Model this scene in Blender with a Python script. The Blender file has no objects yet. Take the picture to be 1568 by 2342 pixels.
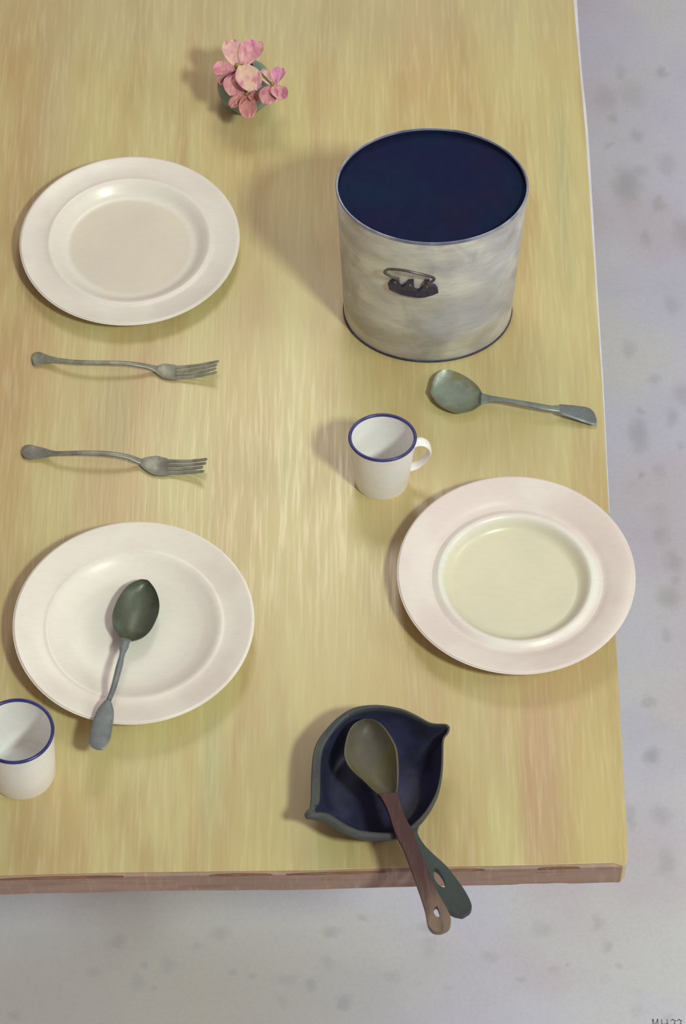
import bpy, bmesh, math, random
from mathutils import Vector
from mathutils.geometry import tessellate_polygon
random.seed(4)
scene = bpy.context.scene
COL = scene.collection
T = 0.75                                     # height of the table top above the floor, metres

# ------------------------------------------------------------------ camera
cam_d = bpy.data.cameras.new('camera')
cam = bpy.data.objects.new('camera', cam_d); COL.objects.link(cam)
cam.location = (0.0, -1.97884, 3.57607)
cam.rotation_euler = (math.radians(35), 0, 0)   # looks down at the table at 55 degrees
cam_d.sensor_fit = 'VERTICAL'; cam_d.sensor_height = 24.0
cam_d.lens = 24.0 * 6900 / 2342
cam_d.clip_start = 0.05; cam_d.clip_end = 50
scene.camera = cam

# ------------------------------------------------------------------ world, lights, exposure
world = bpy.data.worlds.new('world'); scene.world = world
world.use_nodes = True
bg = world.node_tree.nodes['Background']
bg.inputs[0].default_value = (1.0, 0.79, 0.86, 1); bg.inputs[1].default_value = 0.30
def light(name, kind, loc, target, power, size, color, size_y=None):
    d = bpy.data.lights.new(name, kind); d.energy = power; d.color = color
    if kind == 'AREA':
        d.size = size
        if size_y: d.shape = 'RECTANGLE'; d.size_y = size_y
        else: d.shape = 'DISK'
    else:
        d.shadow_soft_size = size
    o = bpy.data.objects.new(name, d); COL.objects.link(o); o.location = loc
    o.rotation_euler = (Vector(target) - Vector(loc)).to_track_quat('-Z', 'Y').to_euler()
    return o
light('key_lamp', 'AREA', (2.20, -2.76, 5.12), (0, 0, T), 200, 0.62, (0.87, 1.0, 0.88))
light('window_light', 'AREA', (2.70, -0.35, 2.45), (0, 0, T), 18, 0.9, (0.96, 0.98, 1.0), 0.9)
light('pendant_lamp', 'POINT', (-0.06, 0.95, 2.05), (0, 0, T), 19, 0.24, (1.0, 0.96, 0.84))
vs = scene.view_settings
vs.view_transform = 'Standard'; vs.look = 'None'; vs.exposure = 0.0; vs.gamma = 1.0
vs.use_curve_mapping = False

# ------------------------------------------------------------------ helpers
def lin(r, g, b):
    f = lambda c: (c/255/12.92) if c/255 <= 0.04045 else ((c/255+0.055)/1.055)**2.4
    return (f(r), f(g), f(b), 1)

class NT:
    """small node-tree writer"""
    def __init__(s, name, rough=0.5, metal=0.0, spec=0.5):
        s.m = bpy.data.materials.new(name); s.m.use_nodes = True
        s.t = s.m.node_tree; s.b = s.t.nodes['Principled BSDF']
        s.b.inputs['Roughness'].default_value = rough; s.b.inputs['Metallic'].default_value = metal
        s.b.inputs['Specular IOR Level'].default_value = spec
        s.pos = s.t.nodes.new('ShaderNodeTexCoord').outputs['Object']
    def put(s, sock, v):
        if isinstance(v, bpy.types.NodeSocket): s.t.links.new(v, sock)
        elif v is not None: sock.default_value = v
    def vm(s, op, a, b=None, c=None):
        n = s.t.nodes.new('ShaderNodeVectorMath'); n.operation = op
        for i, v in enumerate((a, b, c)):
            if v is not None: s.put(n.inputs[i], v)
        return n.outputs['Value'] if op in ('LENGTH', 'DISTANCE', 'DOT_PRODUCT') else n.outputs['Vector']
    def ma(s, op, a, b=None, c=None, clamp=False):
        n = s.t.nodes.new('ShaderNodeMath'); n.operation = op; n.use_clamp = clamp
        for i, v in enumerate((a, b, c)):
            if v is not None: s.put(n.inputs[i], v)
        return n.outputs[0]
    def rng(s, v, a, b, c=0.0, d=1.0, smooth=True):
        n = s.t.nodes.new('ShaderNodeMapRange')
        if smooth: n.interpolation_type = 'SMOOTHSTEP'
        s.put(n.inputs[0], v)
        for i, x in enumerate((a, b, c, d)): n.inputs[i+1].default_value = x
        return n.outputs[0]
    def noise(s, scale=(1, 1, 1), detail=3, rough=0.5, seed=0.0, dist=0.0):
        v = s.vm('MULTIPLY_ADD', s.pos, tuple(scale), (seed, seed*1.7, seed*0.3))
        n = s.t.nodes.new('ShaderNodeTexNoise'); n.inputs['Scale'].default_value = 1.0
        n.inputs['Detail'].default_value = detail; n.inputs['Roughness'].default_value = rough
        n.inputs['Distortion'].default_value = dist
        s.put(n.inputs['Vector'], v)
        return n.outputs['Fac']
    def mix(s, f, a, b):
        n = s.t.nodes.new('ShaderNodeMix'); n.data_type = 'RGBA'; n.clamp_factor = True
        s.put(n.inputs[0], f); s.put(n.inputs[6], a); s.put(n.inputs[7], b)
        return n.outputs[2]
    def color(s, c): s.put(s.b.inputs['Base Color'], c)
    def bump(s, h, strength=0.2, dist=0.001):
        n = s.t.nodes.new('ShaderNodeBump'); n.inputs['Strength'].default_value = strength
        n.inputs['Distance'].default_value = dist; s.put(n.inputs['Height'], h)
        s.put(s.b.inputs['Normal'], n.outputs[0])

def brushed(name, cols, scale=(40, 40, 40), rough=0.4, metal=0.0, spec=0.5, bump=0.1, seed=1.0, fine=6, dark=0.10):
    """painterly mottled material: two or three colours mixed by stretched noise"""
    m = NT(name, rough, metal, spec)
    c = lin(*cols[0])
    for i, k in enumerate(cols[1:]):
        c = m.mix(m.rng(m.noise(scale, 3, 0.55, seed + 3.1*i), 0.42, 0.68), c, lin(*k))
    f = m.noise([v*fine for v in scale], 2, 0.6, seed + 9)
    c = m.mix(m.rng(f, 0.3, 0.7, 0.0, dark), c, (0, 0, 0, 1))
    m.color(c)
    if bump: m.bump(f, bump, 0.0006)
    return m.m

def mesh_obj(name, verts, faces, mat, parent=None, origin=(0, 0, 0), smooth=True, mats=None, idx=None):
    ox, oy, oz = origin
    me = bpy.data.meshes.new(name)
    me.from_pydata([(x-ox, y-oy, z-oz) for x, y, z in verts], [], faces)
    bm = bmesh.new(); bm.from_mesh(me)
    bmesh.ops.remove_doubles(bm, verts=bm.verts, dist=1e-6)
    bmesh.ops.recalc_face_normals(bm, faces=bm.faces); bm.to_mesh(me); bm.free()
    for m in (mats or [mat]): me.materials.append(m)
    if smooth:
        me.shade_smooth()
        me.set_sharp_from_angle(angle=math.radians(42))
    o = bpy.data.objects.new(name, me); COL.objects.link(o)
    if parent: o.parent = parent
    else: o.location = origin
    return o
def thing(name, loc, label, cat, group=None):
    o = bpy.data.objects.new(name, None); COL.objects.link(o); o.location = loc
    o.empty_display_size = 0.03
    o['label'] = label; o['category'] = cat
    if group: o['group'] = group
    return o
def bevel(o, w, seg=2, ang=35):
    b = o.modifiers.new('bevel', 'BEVEL'); b.width = w; b.segments = seg
    b.limit_method = 'ANGLE'; b.angle_limit = math.radians(ang)
    return o
def cat(pts, n, closed=False):
    """Catmull-Rom resampling of tuples"""
    out = []; m = len(pts); segs = m if closed else m-1
    for k in range(n + (0 if closed else 1)):
        u = k/n*segs; i = min(int(u), segs-1); t = u-i
        g = (lambda j: pts[j % m]) if closed else (lambda j: pts[max(0, min(m-1, j))])
        a, b, c, d = g(i-1), g(i), g(i+1), g(i+2)
        out.append(tuple(0.5*(2*q + (r-p)*t + (2*p-5*q+4*r-s)*t*t + (3*q-p-3*r+s)*t**3) for p, q, r, s in zip(a, b, c, d)))
    return out
def lathe(prof, c, oval=1.0, n=72, shift=(0, 0)):
    """prof: (radius, z) list -> verts, faces; oval scales the depth"""
    v, f = [], []
    for r, z in prof:
        for k in range(n):
            a = 2*math.pi*k/n
            v.append((c[0]+r*math.cos(a), c[1]+r*oval*math.sin(a), c[2]+z))
    for i in range(len(prof)-1):
        for k in range(n):
            k2 = (k+1) % n
            f.append((i*n+k, i*n+k2, (i+1)*n+k2, (i+1)*n+k))
    for i, (r, z) in ((0, prof[0]), (len(prof)-1, prof[-1])):
        if r > 1e-5: f.append(tuple(i*n+k for k in range(n)))
    return v, f
def loft(st, thick, n=28, seg=12, base=T):
    """solid bar: stations (xl,yl,xr,yr,z) and thicknesses; oval section"""
    rows = cat([s + (t,) for s, t in zip(st, thick)], n)
    v, f = [], []
    for xl, yl, xr, yr, z, t in rows:
        mx, my, hx, hy = (xl+xr)/2, (yl+yr)/2, (xr-xl)/2, (yr-yl)/2
        for k in range(seg):
            a = 2*math.pi*k/seg; ca, sa = math.cos(a), math.sin(a)
            ca = math.copysign(abs(ca)**0.8, ca); sa = math.copysign(abs(sa)**0.8, sa)
            v.append((mx+hx*ca, my+hy*ca, base+z+t/2*sa))
    R = len(rows)
    for i in range(R-1):
        for k in range(seg):
            k2 = (k+1) % seg
            f.append((i*seg+k, i*seg+k2, (i+1)*seg+k2, (i+1)*seg+k))
    f.append(tuple(range(seg))); f.append(tuple((R-1)*seg+k for k in range(seg)))
    return v, f
def bowl(st, depth, thick, n=30, seg=20, base=T, power=2.2, lip=0.0):
    """spoon bowl: rim stations (xl,yl,xr,yr,z), hollow of the given depth, solid shell"""
    rows = cat(st, n); R = len(rows); v, f = [], []
    for side in (0, 1):
        for i, (xl, yl, xr, yr, z) in enumerate(rows):
            u = i/(R-1); prof = max(0.0, math.sin(math.pi*u))**0.6
            for k in range(seg+1):
                w = -math.cos(math.pi*k/seg)
                s = (w+1)/2
                dz = depth*prof*(1-min(1, abs(w)/(1-lip))**power)
                v.append((xl+(xr-xl)*s, yl+(yr-yl)*s, base+z-dz-(thick if side else 0)))
    W = seg+1; N = R*W
    for i in range(R-1):
        for k in range(seg):
            a, b, c, d = i*W+k, i*W+k+1, (i+1)*W+k+1, (i+1)*W+k
            f.append((a, b, c, d)); f.append((N+a, N+d, N+c, N+b))
        for k in (0, seg):
            a, d = i*W+k, (i+1)*W+k
            f.append((a, d, N+d, N+a))
    for i in (0, R-1):
        for k in range(seg):
            a, b = i*W+k, i*W+k+1
            f.append((a, b, N+b, N+a))
    return v, f
def tube(path, r, seg=8, closed=False):
    v, f = [], []; P = [Vector(p) for p in path]; m = len(P)
    for i, p in enumerate(P):
        t = (P[(i+1) % m]-P[i-1]) if closed else (P[min(m-1, i+1)]-P[max(0, i-1)])
        t.normalize(); up = Vector((0, 0, 1)) if abs(t.z) < 0.9 else Vector((0, 1, 0))
        s = t.cross(up).normalized(); q = s.cross(t)
        rr = r(i/(m-1)) if callable(r) else r
        for k in range(seg):
            a = 2*math.pi*k/seg
            v.append(tuple(p + rr*(math.cos(a)*s + math.sin(a)*q)))
    for i in range(m if closed else m-1):
        j = (i+1) % m
        for k in range(seg):
            k2 = (k+1) % seg
            f.append((i*seg+k, i*seg+k2, j*seg+k2, j*seg+k))
    if not closed:
        f.append(tuple(range(seg))); f.append(tuple((m-1)*seg+k for k in range(seg)))
    return v, f
def slab(outer, zfun, thick, hole=None):
    """flat bar with an outline, an optional hole and a sloping height"""
    loops = [outer] + ([hole] if hole else [])
    tris = tessellate_polygon([[Vector((x, y, 0)) for x, y in l] for l in loops])
    flat = [p for l in loops for p in l]; n = len(flat)
    v = [(x, y, zfun(x, y)) for x, y in flat] + [(x, y, zfun(x, y)-thick) for x, y in flat]
    f = [tuple(t) for t in tris] + [tuple(n+i for i in t) for t in tris]
    o = 0
    for l in loops:
        m = len(l)
        for i in range(m):
            a, b = o+i, o+(i+1) % m
            f.append((a, b, n+b, n+a))
        o += m
    return v, f
def box(x0, x1, y0, y1, z0, z1):
    v = [(x, y, z) for z in (z0, z1) for y in (y0, y1) for x in (x0, x1)]
    return v, [(0, 1, 3, 2), (4, 5, 7, 6), (0, 1, 5, 4), (2, 3, 7, 6), (0, 2, 6, 4), (1, 3, 7, 5)]

# ================================================================== FLOOR
SPOTS=[(0.448,1.391,0.0113,0.0154,0.50),(0.512,1.391,0.0099,0.0134,0.70),(0.421,1.333,0.0182,0.0284,0.45),(0.465,1.343,0.0238,0.0342,0.40),(0.429,1.289,0.0091,0.0131,0.60),(0.465,1.252,0.0104,0.0167,0.60),(0.444,1.149,0.0233,0.0400,0.90),(0.466,1.176,0.0151,0.0146,0.60),(0.510,1.191,0.0151,0.0220,0.50),(0.493,1.110,0.0102,0.0162,0.70),(0.467,1.041,0.0088,0.0177,0.60),(0.525,1.050,0.0149,0.0337,0.70),(0.499,0.907,0.0133,0.0205,0.50),(0.430,0.823,0.0118,0.0150,0.50),(0.464,0.765,0.0117,0.0115,0.50),(0.435,0.662,0.0155,0.0321,0.80),(0.439,0.708,0.0078,0.0081,0.60),(0.486,0.696,0.0103,0.0210,0.60),(0.505,0.740,0.0163,0.0246,0.60),(0.435,0.590,0.0051,0.0063,0.70),(0.462,0.596,0.0115,0.0126,0.45),(0.456,0.526,0.0152,0.0155,0.35),(0.458,0.484,0.0138,0.0215,0.60),(0.472,0.438,0.0150,0.0197,0.70),(0.474,0.404,0.0075,0.0120,0.60),(0.461,0.378,0.0174,0.0194,0.70),(0.456,0.312,0.0086,0.0102,0.50),(0.424,0.115,0.0108,0.0152,0.90),(0.388,0.021,0.0071,0.0162,0.60),(0.429,0.026,0.0154,0.0162,0.60),(0.433,-0.049,0.0117,0.0225,0.60),(0.346,-0.174,0.0080,0.0115,0.60),(0.336,-0.137,0.0092,0.0142,0.50),(0.298,-0.196,0.0034,0.0038,0.70),(0.361,-0.201,0.0057,0.0063,0.50),(0.275,-0.204,0.0080,0.0063,0.40),(0.263,-0.147,0.0173,0.0129,0.40),(-0.014,-0.153,0.0138,0.0090,0.60),(-0.022,-0.194,0.0092,0.0114,0.50),(0.025,-0.131,0.0093,0.0058,0.60),(-0.296,-0.164,0.0127,0.0102,0.60),(-0.270,-0.223,0.0091,0.0138,0.60),(-0.228,-0.198,0.0126,0.0114,0.50),(-0.260,-0.198,0.0052,0.0057,0.60),(-0.246,-0.232,0.0046,0.0038,0.70),(-0.325,-0.210,0.0114,0.0076,0.50),(-0.164,-0.153,0.0161,0.0116,0.50),(-0.189,-0.172,0.0080,0.0064,0.50),(-0.145,-0.208,0.0051,0.0044,0.60),(-0.118,-0.217,0.0051,0.0057,0.50),(-0.076,-0.220,0.0126,0.0101,0.50),(0.113,-0.143,0.0139,0.0090,0.50),(0.193,-0.188,0.0149,0.0102,0.40),(0.232,-0.220,0.0068,0.0063,0.50),(0.066,-0.213,0.0126,0.0088,0.40),(0.140,-0.232,0.0080,0.0063,0.40)]
fm = NT('floor_paint', 0.75, 0, 0.3)
n1 = fm.noise((2.2, 2.2, 1), 4, 0.55, 3.0); n2 = fm.noise((4.5, 4.5, 1), 3, 0.5, 8.0); n3 = fm.noise((3.1, 3.1, 1), 3, 0.5, 15.0)
fc = fm.mix(fm.rng(n1, 0.40, 0.62), lin(207, 205, 224), lin(212, 211, 214))
fc = fm.mix(fm.rng(n2, 0.50, 0.72, 0, 0.6), fc, lin(196, 194, 216))
fc = fm.mix(fm.rng(n3, 0.48, 0.68, 0, 0.7), fc, lin(204, 192, 202))
# the floor turns darker and warmer towards the near left
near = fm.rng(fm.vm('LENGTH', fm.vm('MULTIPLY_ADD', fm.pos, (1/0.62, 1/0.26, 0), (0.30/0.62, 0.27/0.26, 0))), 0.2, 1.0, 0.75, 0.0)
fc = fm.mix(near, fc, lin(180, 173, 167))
wob = fm.t.nodes.new('ShaderNodeTexNoise'); wob.inputs['Scale'].default_value = 38; wob.inputs['Detail'].default_value = 2
fm.put(wob.inputs['Vector'], fm.pos)
wp = fm.vm('MULTIPLY_ADD', wob.outputs['Color'], (0.022, 0.022, 0), fm.vm('ADD', fm.pos, (-0.011, -0.011, 0)))
acc = None
for sx, sy, rx, ry, st_ in SPOTS:
    d = fm.vm('LENGTH', fm.vm('MULTIPLY_ADD', wp, (1/rx, 1/ry, 0), (-sx/rx, -sy/ry, 0)))
    g = fm.rng(d, 0.2, 1.5, st_, 0.0)
    acc = g if acc is None else fm.ma('MAXIMUM', acc, g)
vo = fm.t.nodes.new('ShaderNodeTexVoronoi'); vo.inputs['Scale'].default_value = 26
fm.put(vo.inputs['Vector'], wp)
sep = fm.t.nodes.new('ShaderNodeSeparateColor'); fm.put(sep.inputs[0], vo.outputs['Color'])
rad = fm.rng(sep.outputs[0], 0.72, 1.0, 0.0, 0.34)
dots = fm.ma('MULTIPLY', fm.rng(fm.ma('SUBTRACT', rad, vo.outputs['Distance']), -0.05, 0.2), fm.rng(n2, 0.40, 0.65, 0.1, 0.7))
sp = fm.ma('MAXIMUM', acc, dots)
tint = fm.mix(fm.rng(n3, 0.4, 0.6), lin(152, 152, 164), lin(158, 159, 156))
fc = fm.mix(fm.ma('MULTIPLY', sp, 0.55), fc, tint)
grit = fm.noise((220, 220, 1), 2, 0.6, 2.0)
fc = fm.mix(fm.rng(grit, 0.35, 0.75, 0, 0.08), fc, lin(120, 118, 128))
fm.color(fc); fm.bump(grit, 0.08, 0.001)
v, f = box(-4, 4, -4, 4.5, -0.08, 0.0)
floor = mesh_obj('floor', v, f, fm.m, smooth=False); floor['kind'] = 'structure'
v, f = box(-4, 4, 4.5, 4.6, 0.0, 2.6)
wall_paint = brushed('wall_plaster', [(206, 202, 196), (198, 194, 190)], (3, 3, 3), 0.8, 0, 0.2, 0.1, 2)
w_ = mesh_obj('wall_back', v, f, wall_paint, smooth=False); w_['kind'] = 'structure'
v, f = box(-4.1, -4, -4, 4.6, 0.0, 2.6)
w_ = mesh_obj('wall_left', v, f, wall_paint, smooth=False); w_['kind'] = 'structure'
floor['label'] = 'pale lavender-grey floor with darker grey blotches'

# ================================================================== TABLE
TR = (-0.36, 0.54, 0.0)
PATCH=[('grey', -0.07, 0.788, 0.509, 0.103, 0.55), ('green', 0.272, 0.496, 0.012, 0.191, 0.5), ('red', 0.212, -0.355, 0.028, 0.144, 0.6), ('red', 0.165, -0.279, 0.019, 0.09, 0.3), ('brown', -0.398, 0.17, 0.046, 0.641, 0.5), ('brown', -0.412, 0.561, 0.033, 0.25, 0.35), ('green', -0.141, -0.339, 0.013, 0.105, 0.5), ('yellow', -0.086, -0.404, 0.042, 0.108, 0.45), ('yellow', 0.274, -0.388, 0.028, 0.165, 0.5), ('green', -0.268, 0.138, 0.031, 0.084, 0.35), ('red', -0.223, 0.17, 0.036, 0.105, 0.3), ('grey', -0.362, 0.635, 0.039, 0.176, 0.4), ('yellow', -0.067, 0.454, 0.032, 0.242, 0.4), ('brown', 0.176, 0.673, 0.044, 0.139, 0.3), ('yellow', 0.151, 0.138, 0.102, 0.084, 0.3), ('brown', -0.278, -0.388, 0.061, 0.038, 0.3)]
tm = NT('table_paint', 0.38, 0, 0.80)
a1 = tm.noise((9, 1.3, 1), 4, 0.55, 2.0, 0.4); a2 = tm.noise((14, 2.2, 1), 4, 0.55, 7.0, 0.4)
a3 = tm.noise((7, 2.0, 1), 3, 0.5, 13.0, 0.3); a4 = tm.noise((60, 5, 1), 3, 0.6, 21.0); a5 = tm.noise((240, 14, 1), 2, 0.6, 5.0)
tc = tm.mix(tm.rng(a1, 0.36, 0.64), lin(192, 171, 116), lin(198, 187, 131))
tc = tm.mix(tm.rng(a2, 0.48, 0.70, 0, 0.85), tc, lin(180, 153, 104))
tc = tm.mix(tm.rng(a3, 0.54, 0.76, 0, 0.6), tc, lin(198, 166, 124))
PC = {'grey': lin(184, 174, 138), 'green': lin(168, 170, 126), 'red': lin(188, 146, 122), 'cream': lin(216, 206, 166), 'brown': lin(180, 146, 98), 'yellow': lin(207, 197, 132)}
pw = tm.vm('MULTIPLY_ADD', tm.pos, (1, 1, 0), (TR[0], TR[1], 0))
for nm, x, y, rx, ry, s in PATCH:
    d = tm.vm('LENGTH', tm.vm('MULTIPLY_ADD', pw, (1/rx, 1/ry, 0), (-x/rx, -y/ry, 0)))
    g = tm.ma('MULTIPLY', tm.rng(d, 0.15, 1.35, s, 0.0), tm.rng(a4, 0.25, 0.65, 0.55, 1.2))
    tc = tm.mix(g, tc, PC[nm])
tc = tm.mix(tm.rng(a4, 0.35, 0.75, 0.0, 0.22), tc, lin(176, 150, 104))
tc = tm.mix(tm.rng(a5, 0.45, 0.8, 0.0, 0.25), tc, lin(224, 214, 172))
tm.color(tc); tm.bump(a5, 0.35, 0.0006)
tm.put(tm.b.inputs['Roughness'], tm.rng(a5, 0.3, 0.7, 0.28, 0.42))

red_edge = brushed('edge_red_line', [(126, 86, 62), (144, 106, 82), (110, 76, 60)], (20, 60, 60), 0.6, 0, 0.3, 0.2, 2)
pale_edge = brushed('pale_edge', [(214, 212, 218), (200, 196, 206)], (30, 8, 30), 0.55, 0, 0.4, 0.1, 3)
leg_wood = brushed('leg_wood', [(150, 116, 92), (132, 100, 80)], (60, 60, 6), 0.6, 0, 0.3, 0.2, 4)

table = thing('table', TR, 'long ochre painted wooden table with a brown front edge', 'table')
right = [(0.3030, 1.55), (0.2990, 0.8112), (0.3040, 0.5832), (0.3047, 0.3700), (0.3054, 0.1701), (0.3040, -0.0006), (0.3030, -0.1943), (0.3022, -0.3609), (0.3018, -0.4407), (0.3000, -0.4530), (0.2960, -0.4565)]
front = [(0.2846, -0.4563), (0.2060, -0.4589), (0.0720, -0.4615), (-0.0388, -0.4652), (-0.2324, -0.4678), (-0.3613, -0.4714), (-1.03, -0.486)]
FL = 0.0035
outline = right + [(x, y+FL) for x, y in front] + [(-1.03, 1.55)]
v, f = slab(outline, lambda x, y: T, 0.035)
top = mesh_obj('tabletop', v, f, tm.m, table, TR, smooth=False); bevel(top, 0.0012, 2, 50)
def front_y(x):
    for (xa, ya), (xb, yb) in zip(front, front[1:]):
        if xb <= x <= xa: return ya + (yb-ya)*(xa-x)/(xa-xb)
    return front[0][1] if x > front[0][0] else front[-1][1]
edge_mat = NT('edge_wood', 0.62, 0, 0.3)
e1 = edge_mat.noise((7, 7, 30), 3, 0.55, 3.0); e2 = edge_mat.noise((160, 10, 26), 3, 0.6, 6.0); e3 = edge_mat.noise((12, 12, 140), 3, 0.5, 9.0)
ec = edge_mat.mix(edge_mat.rng(e1, 0.40, 0.62), lin(168, 138, 120), lin(156, 128, 113))
ec = edge_mat.mix(edge_mat.rng(e3, 0.50, 0.72, 0, 0.7), ec, lin(146, 112, 95))
ec = edge_mat.mix(edge_mat.rng(e2, 0.52, 0.74, 0, 0.5), ec, lin(182, 160, 136))
edge_mat.color(ec); edge_mat.bump(e2, 0.3, 0.001)
n = 150; v, f = [], []; w = 0.0
for k in range(n+1):
    x = -1.03+(0.2950+1.03)*k/n; y = front_y(x)
    if k % 6 == 0: w = random.uniform(-0.0009, 0.0012)
    j = random.uniform(-0.0003, 0.0003)
    v += [(x, y+FL-0.0001, T-0.0010), (x, y+j, T-0.0024), (x, y-0.0004, T-0.0355-w+j), (x, y+FL-0.0001, T-0.0355-w+j)]
for k in range(n):
    for q in range(4): f.append((4*k+q, 4*k+(q+1) % 4, 4*k+4+(q+1) % 4, 4*k+4+q))
f += [(0, 1, 2, 3), (4*n, 4*n+1, 4*n+2, 4*n+3)]
e = mesh_obj('front_edge', v, f, edge_mat.m, table, TR, smooth=False); e['label'] = 'worn pinkish brown front edge board'
# worn reddish lines of old stain along the top of the front edge
for xa, xb in ((-0.3620, -0.2310), (-0.1400, -0.0750), (-0.0600, 0.0450), (0.1000, 0.1500), (0.2060, 0.2500)):
    v, f = [], []
    n = 10
    for k in range(n+1):
        x = xa+(xb-xa)*k/n; y = front_y(x)
        h = 0.0004*math.sin(math.pi*k/n)+random.uniform(0, 0.0007)
        v += [(x, y-0.0004, T-0.0026), (x, y+0.0016*math.sin(math.pi*k/n)**0.5, T-0.0012), (x, y-0.0008, T-0.0027-h), (x, y-0.0007, T-0.0029-h)]
    for k in range(n):
        for q in range(4): f.append((4*k+q, 4*k+(q+1) % 4, 4*k+4+(q+1) % 4, 4*k+4+q))
    f += [(0, 1, 2, 3), (4*n, 4*n+1, 4*n+2, 4*n+3)]
    mesh_obj('stain_line', v, f, red_edge, table, TR, smooth=False)
# pale banding on the right edge, narrowing towards the front
rp = cat([(0.3030, 1.55, 0.006), (0.2990, 0.8112, 0.0045), (0.3040, 0.5832, 0.0032), (0.3047, 0.3700, 0.0022), (0.3054, 0.1701, 0.0014), (0.3040, -0.0006, 0.0008)], 40)
v, f = [], []
for x, y, w in rp:
    v += [(x-0.0004, y, T-0.0008), (x+w, y, T-0.0012), (x+w, y, T-0.03), (x-0.0004, y, T-0.03)]
for k in range(len(rp)-1):
    for q in range(4): f.append((4*k+q, 4*k+(q+1) % 4, 4*k+4+(q+1) % 4, 4*k+4+q))
f += [(0, 1, 2, 3), tuple(4*(len(rp)-1)+q for q in range(4))]
e = mesh_obj('side_band', v, f, pale_edge, table, TR, smooth=False); e['label'] = 'pale whitish band along the right table edge'
for lx in (-0.90, 0.16):
    for ly in (0.22, 1.36):
        v, f = [], []
        for z, s in ((0.0, 0.022), (0.55, 0.030), (T-0.036, 0.030)):
            v += [(lx-s, ly-s, z), (lx+s, ly-s, z), (lx+s, ly+s, z), (lx-s, ly+s, z)]
        for i in range(2):
            for q in range(4): f.append((4*i+q, 4*i+(q+1) % 4, 4*i+4+(q+1) % 4, 4*i+4+q))
        f += [(0, 1, 2, 3), (8, 9, 10, 11)]
        bevel(mesh_obj('leg', v, f, leg_wood, table, TR, smooth=False), 0.003)
for x0, x1, y0, y1 in ((-0.87, 0.13, 0.21, 0.23), (-0.87, 0.13, 1.35, 1.37), (-0.91, -0.89, 0.25, 1.33), (0.15, 0.17, 0.25, 1.33)):
    v, f = box(x0, x1, y0, y1, T-0.125, T-0.036)
    mesh_obj('apron', v, f, leg_wood, table, TR, smooth=False)

# ================================================================== PLATES
def plate_mat(name, rim, well, ring, r1, r2, seed, extra=None):
    m = NT(name, 0.32, 0, 0.45)
    r = m.vm('LENGTH', m.vm('MULTIPLY', m.pos, (1, 1, 0)))
    nz = m.noise((14, 14, 14), 2, 0.5, seed); nf = m.noise((90, 240, 70), 3, 0.6, seed+4)
    c = m.mix(m.rng(nz, 0.38, 0.62), lin(*rim), lin(rim[0]-6, rim[1]-9, rim[2]-8))
    rr = m.ma('MULTIPLY_ADD', nz, 0.006, m.ma('SUBTRACT', r, 0.003))
    c = m.mix(m.rng(rr, r1-0.004, r1+0.004, 1, 0), c, m.mix(m.rng(nz, 0.4, 0.66), lin(*ring), lin(*rim)))
    c = m.mix(m.rng(rr, r2-0.004, r2+0.004, 1, 0), c, m.mix(m.rng(nz, 0.3, 0.7), lin(*well), lin(well[0]-6, well[1]-5, well[2]-2)))
    c = m.mix(m.rng(nf, 0.35, 0.75, 0, 0.06), c, lin(160, 148, 132))
    m.color(c); m.bump(nf, 0.07, 0.0006)
    return m.m
def plate(loc, prof, mat, label):
    # one glazed body and, a part of its own, the unglazed foot ring it stands on
    p = thing('plate', (loc[0], loc[1], T), label, 'plate', 'white dinner plates on the table')
    pr = cat(prof, 64)
    v, f = lathe(pr, (loc[0], loc[1], T), 1.0, 96)
    mesh_obj('body', v, f, mat, p, (loc[0], loc[1], T))
    fr = 0.066
    v, f = lathe([(fr-0.003, 0.0045), (fr-0.0025, 0.0), (fr+0.0025, 0.0), (fr+0.003, 0.0045)], (loc[0], loc[1], T), 1.0, 64)
    f = f[:-2]
    mesh_obj('foot_ring', v, f, mat, p, (loc[0], loc[1], T))
    return p
under = lambda R, zr: [(R-0.0006, zr-0.0022), (R*0.82, zr*0.62), (R*0.68, 0.0062), (R*0.5, 0.0036), (R*0.2, 0.0036), (0.0, 0.0036)]
# flat dinner plate with a shallow well
profA = [(0.0, 0.0066), (0.04, 0.0066), (0.070, 0.0068), (0.0785, 0.0076), (0.084, 0.0104), (0.089, 0.0148), (0.0940, 0.0186), (0.0975, 0.0200), (0.1010, 0.0193), (0.105, 0.0190), (0.114, 0.0196), (0.122, 0.0208), (0.128, 0.0220), (0.1310, 0.0224), (0.1320, 0.0214)] + under(0.132, 0.0222)
plate((-0.2584, 0.3888), profA, plate_mat('glaze_cream', (229, 223, 212), (222, 212, 194), (231, 223, 212), 0.100, 0.074, 1.0), 'empty white flat plate nearest the pink flowers, above the two forks')
# soup plates with a deep rounded well
profB = [(0.0, 0.0070), (0.03, 0.0070), (0.055, 0.0080), (0.072, 0.0108), (0.084, 0.0160), (0.092, 0.0208), (0.0965, 0.0225), (0.101, 0.0226), (0.110, 0.0244), (0.122, 0.0280), (0.129, 0.0300), (0.1312, 0.0303), (0.1320, 0.0292)] + under(0.132, 0.0300)
plate((-0.2310, -0.1670), profB, plate_mat('glaze_white', (234, 226, 214), (232, 226, 212), (236, 228, 216), 0.097, 0.070, 5.0), 'white soup plate with a grey spoon lying across it')
profC = [(0.0, 0.0070), (0.03, 0.0070), (0.062, 0.0076), (0.072, 0.0092), (0.0775, 0.0140), (0.0820, 0.0196), (0.0860, 0.0214), (0.0900, 0.0196), (0.0945, 0.0176), (0.0995, 0.0188), (0.106, 0.0222), (0.118, 0.0268), (0.128, 0.0298), (0.1310, 0.0302), (0.1318, 0.0292)] + under(0.1318, 0.0300)
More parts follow.
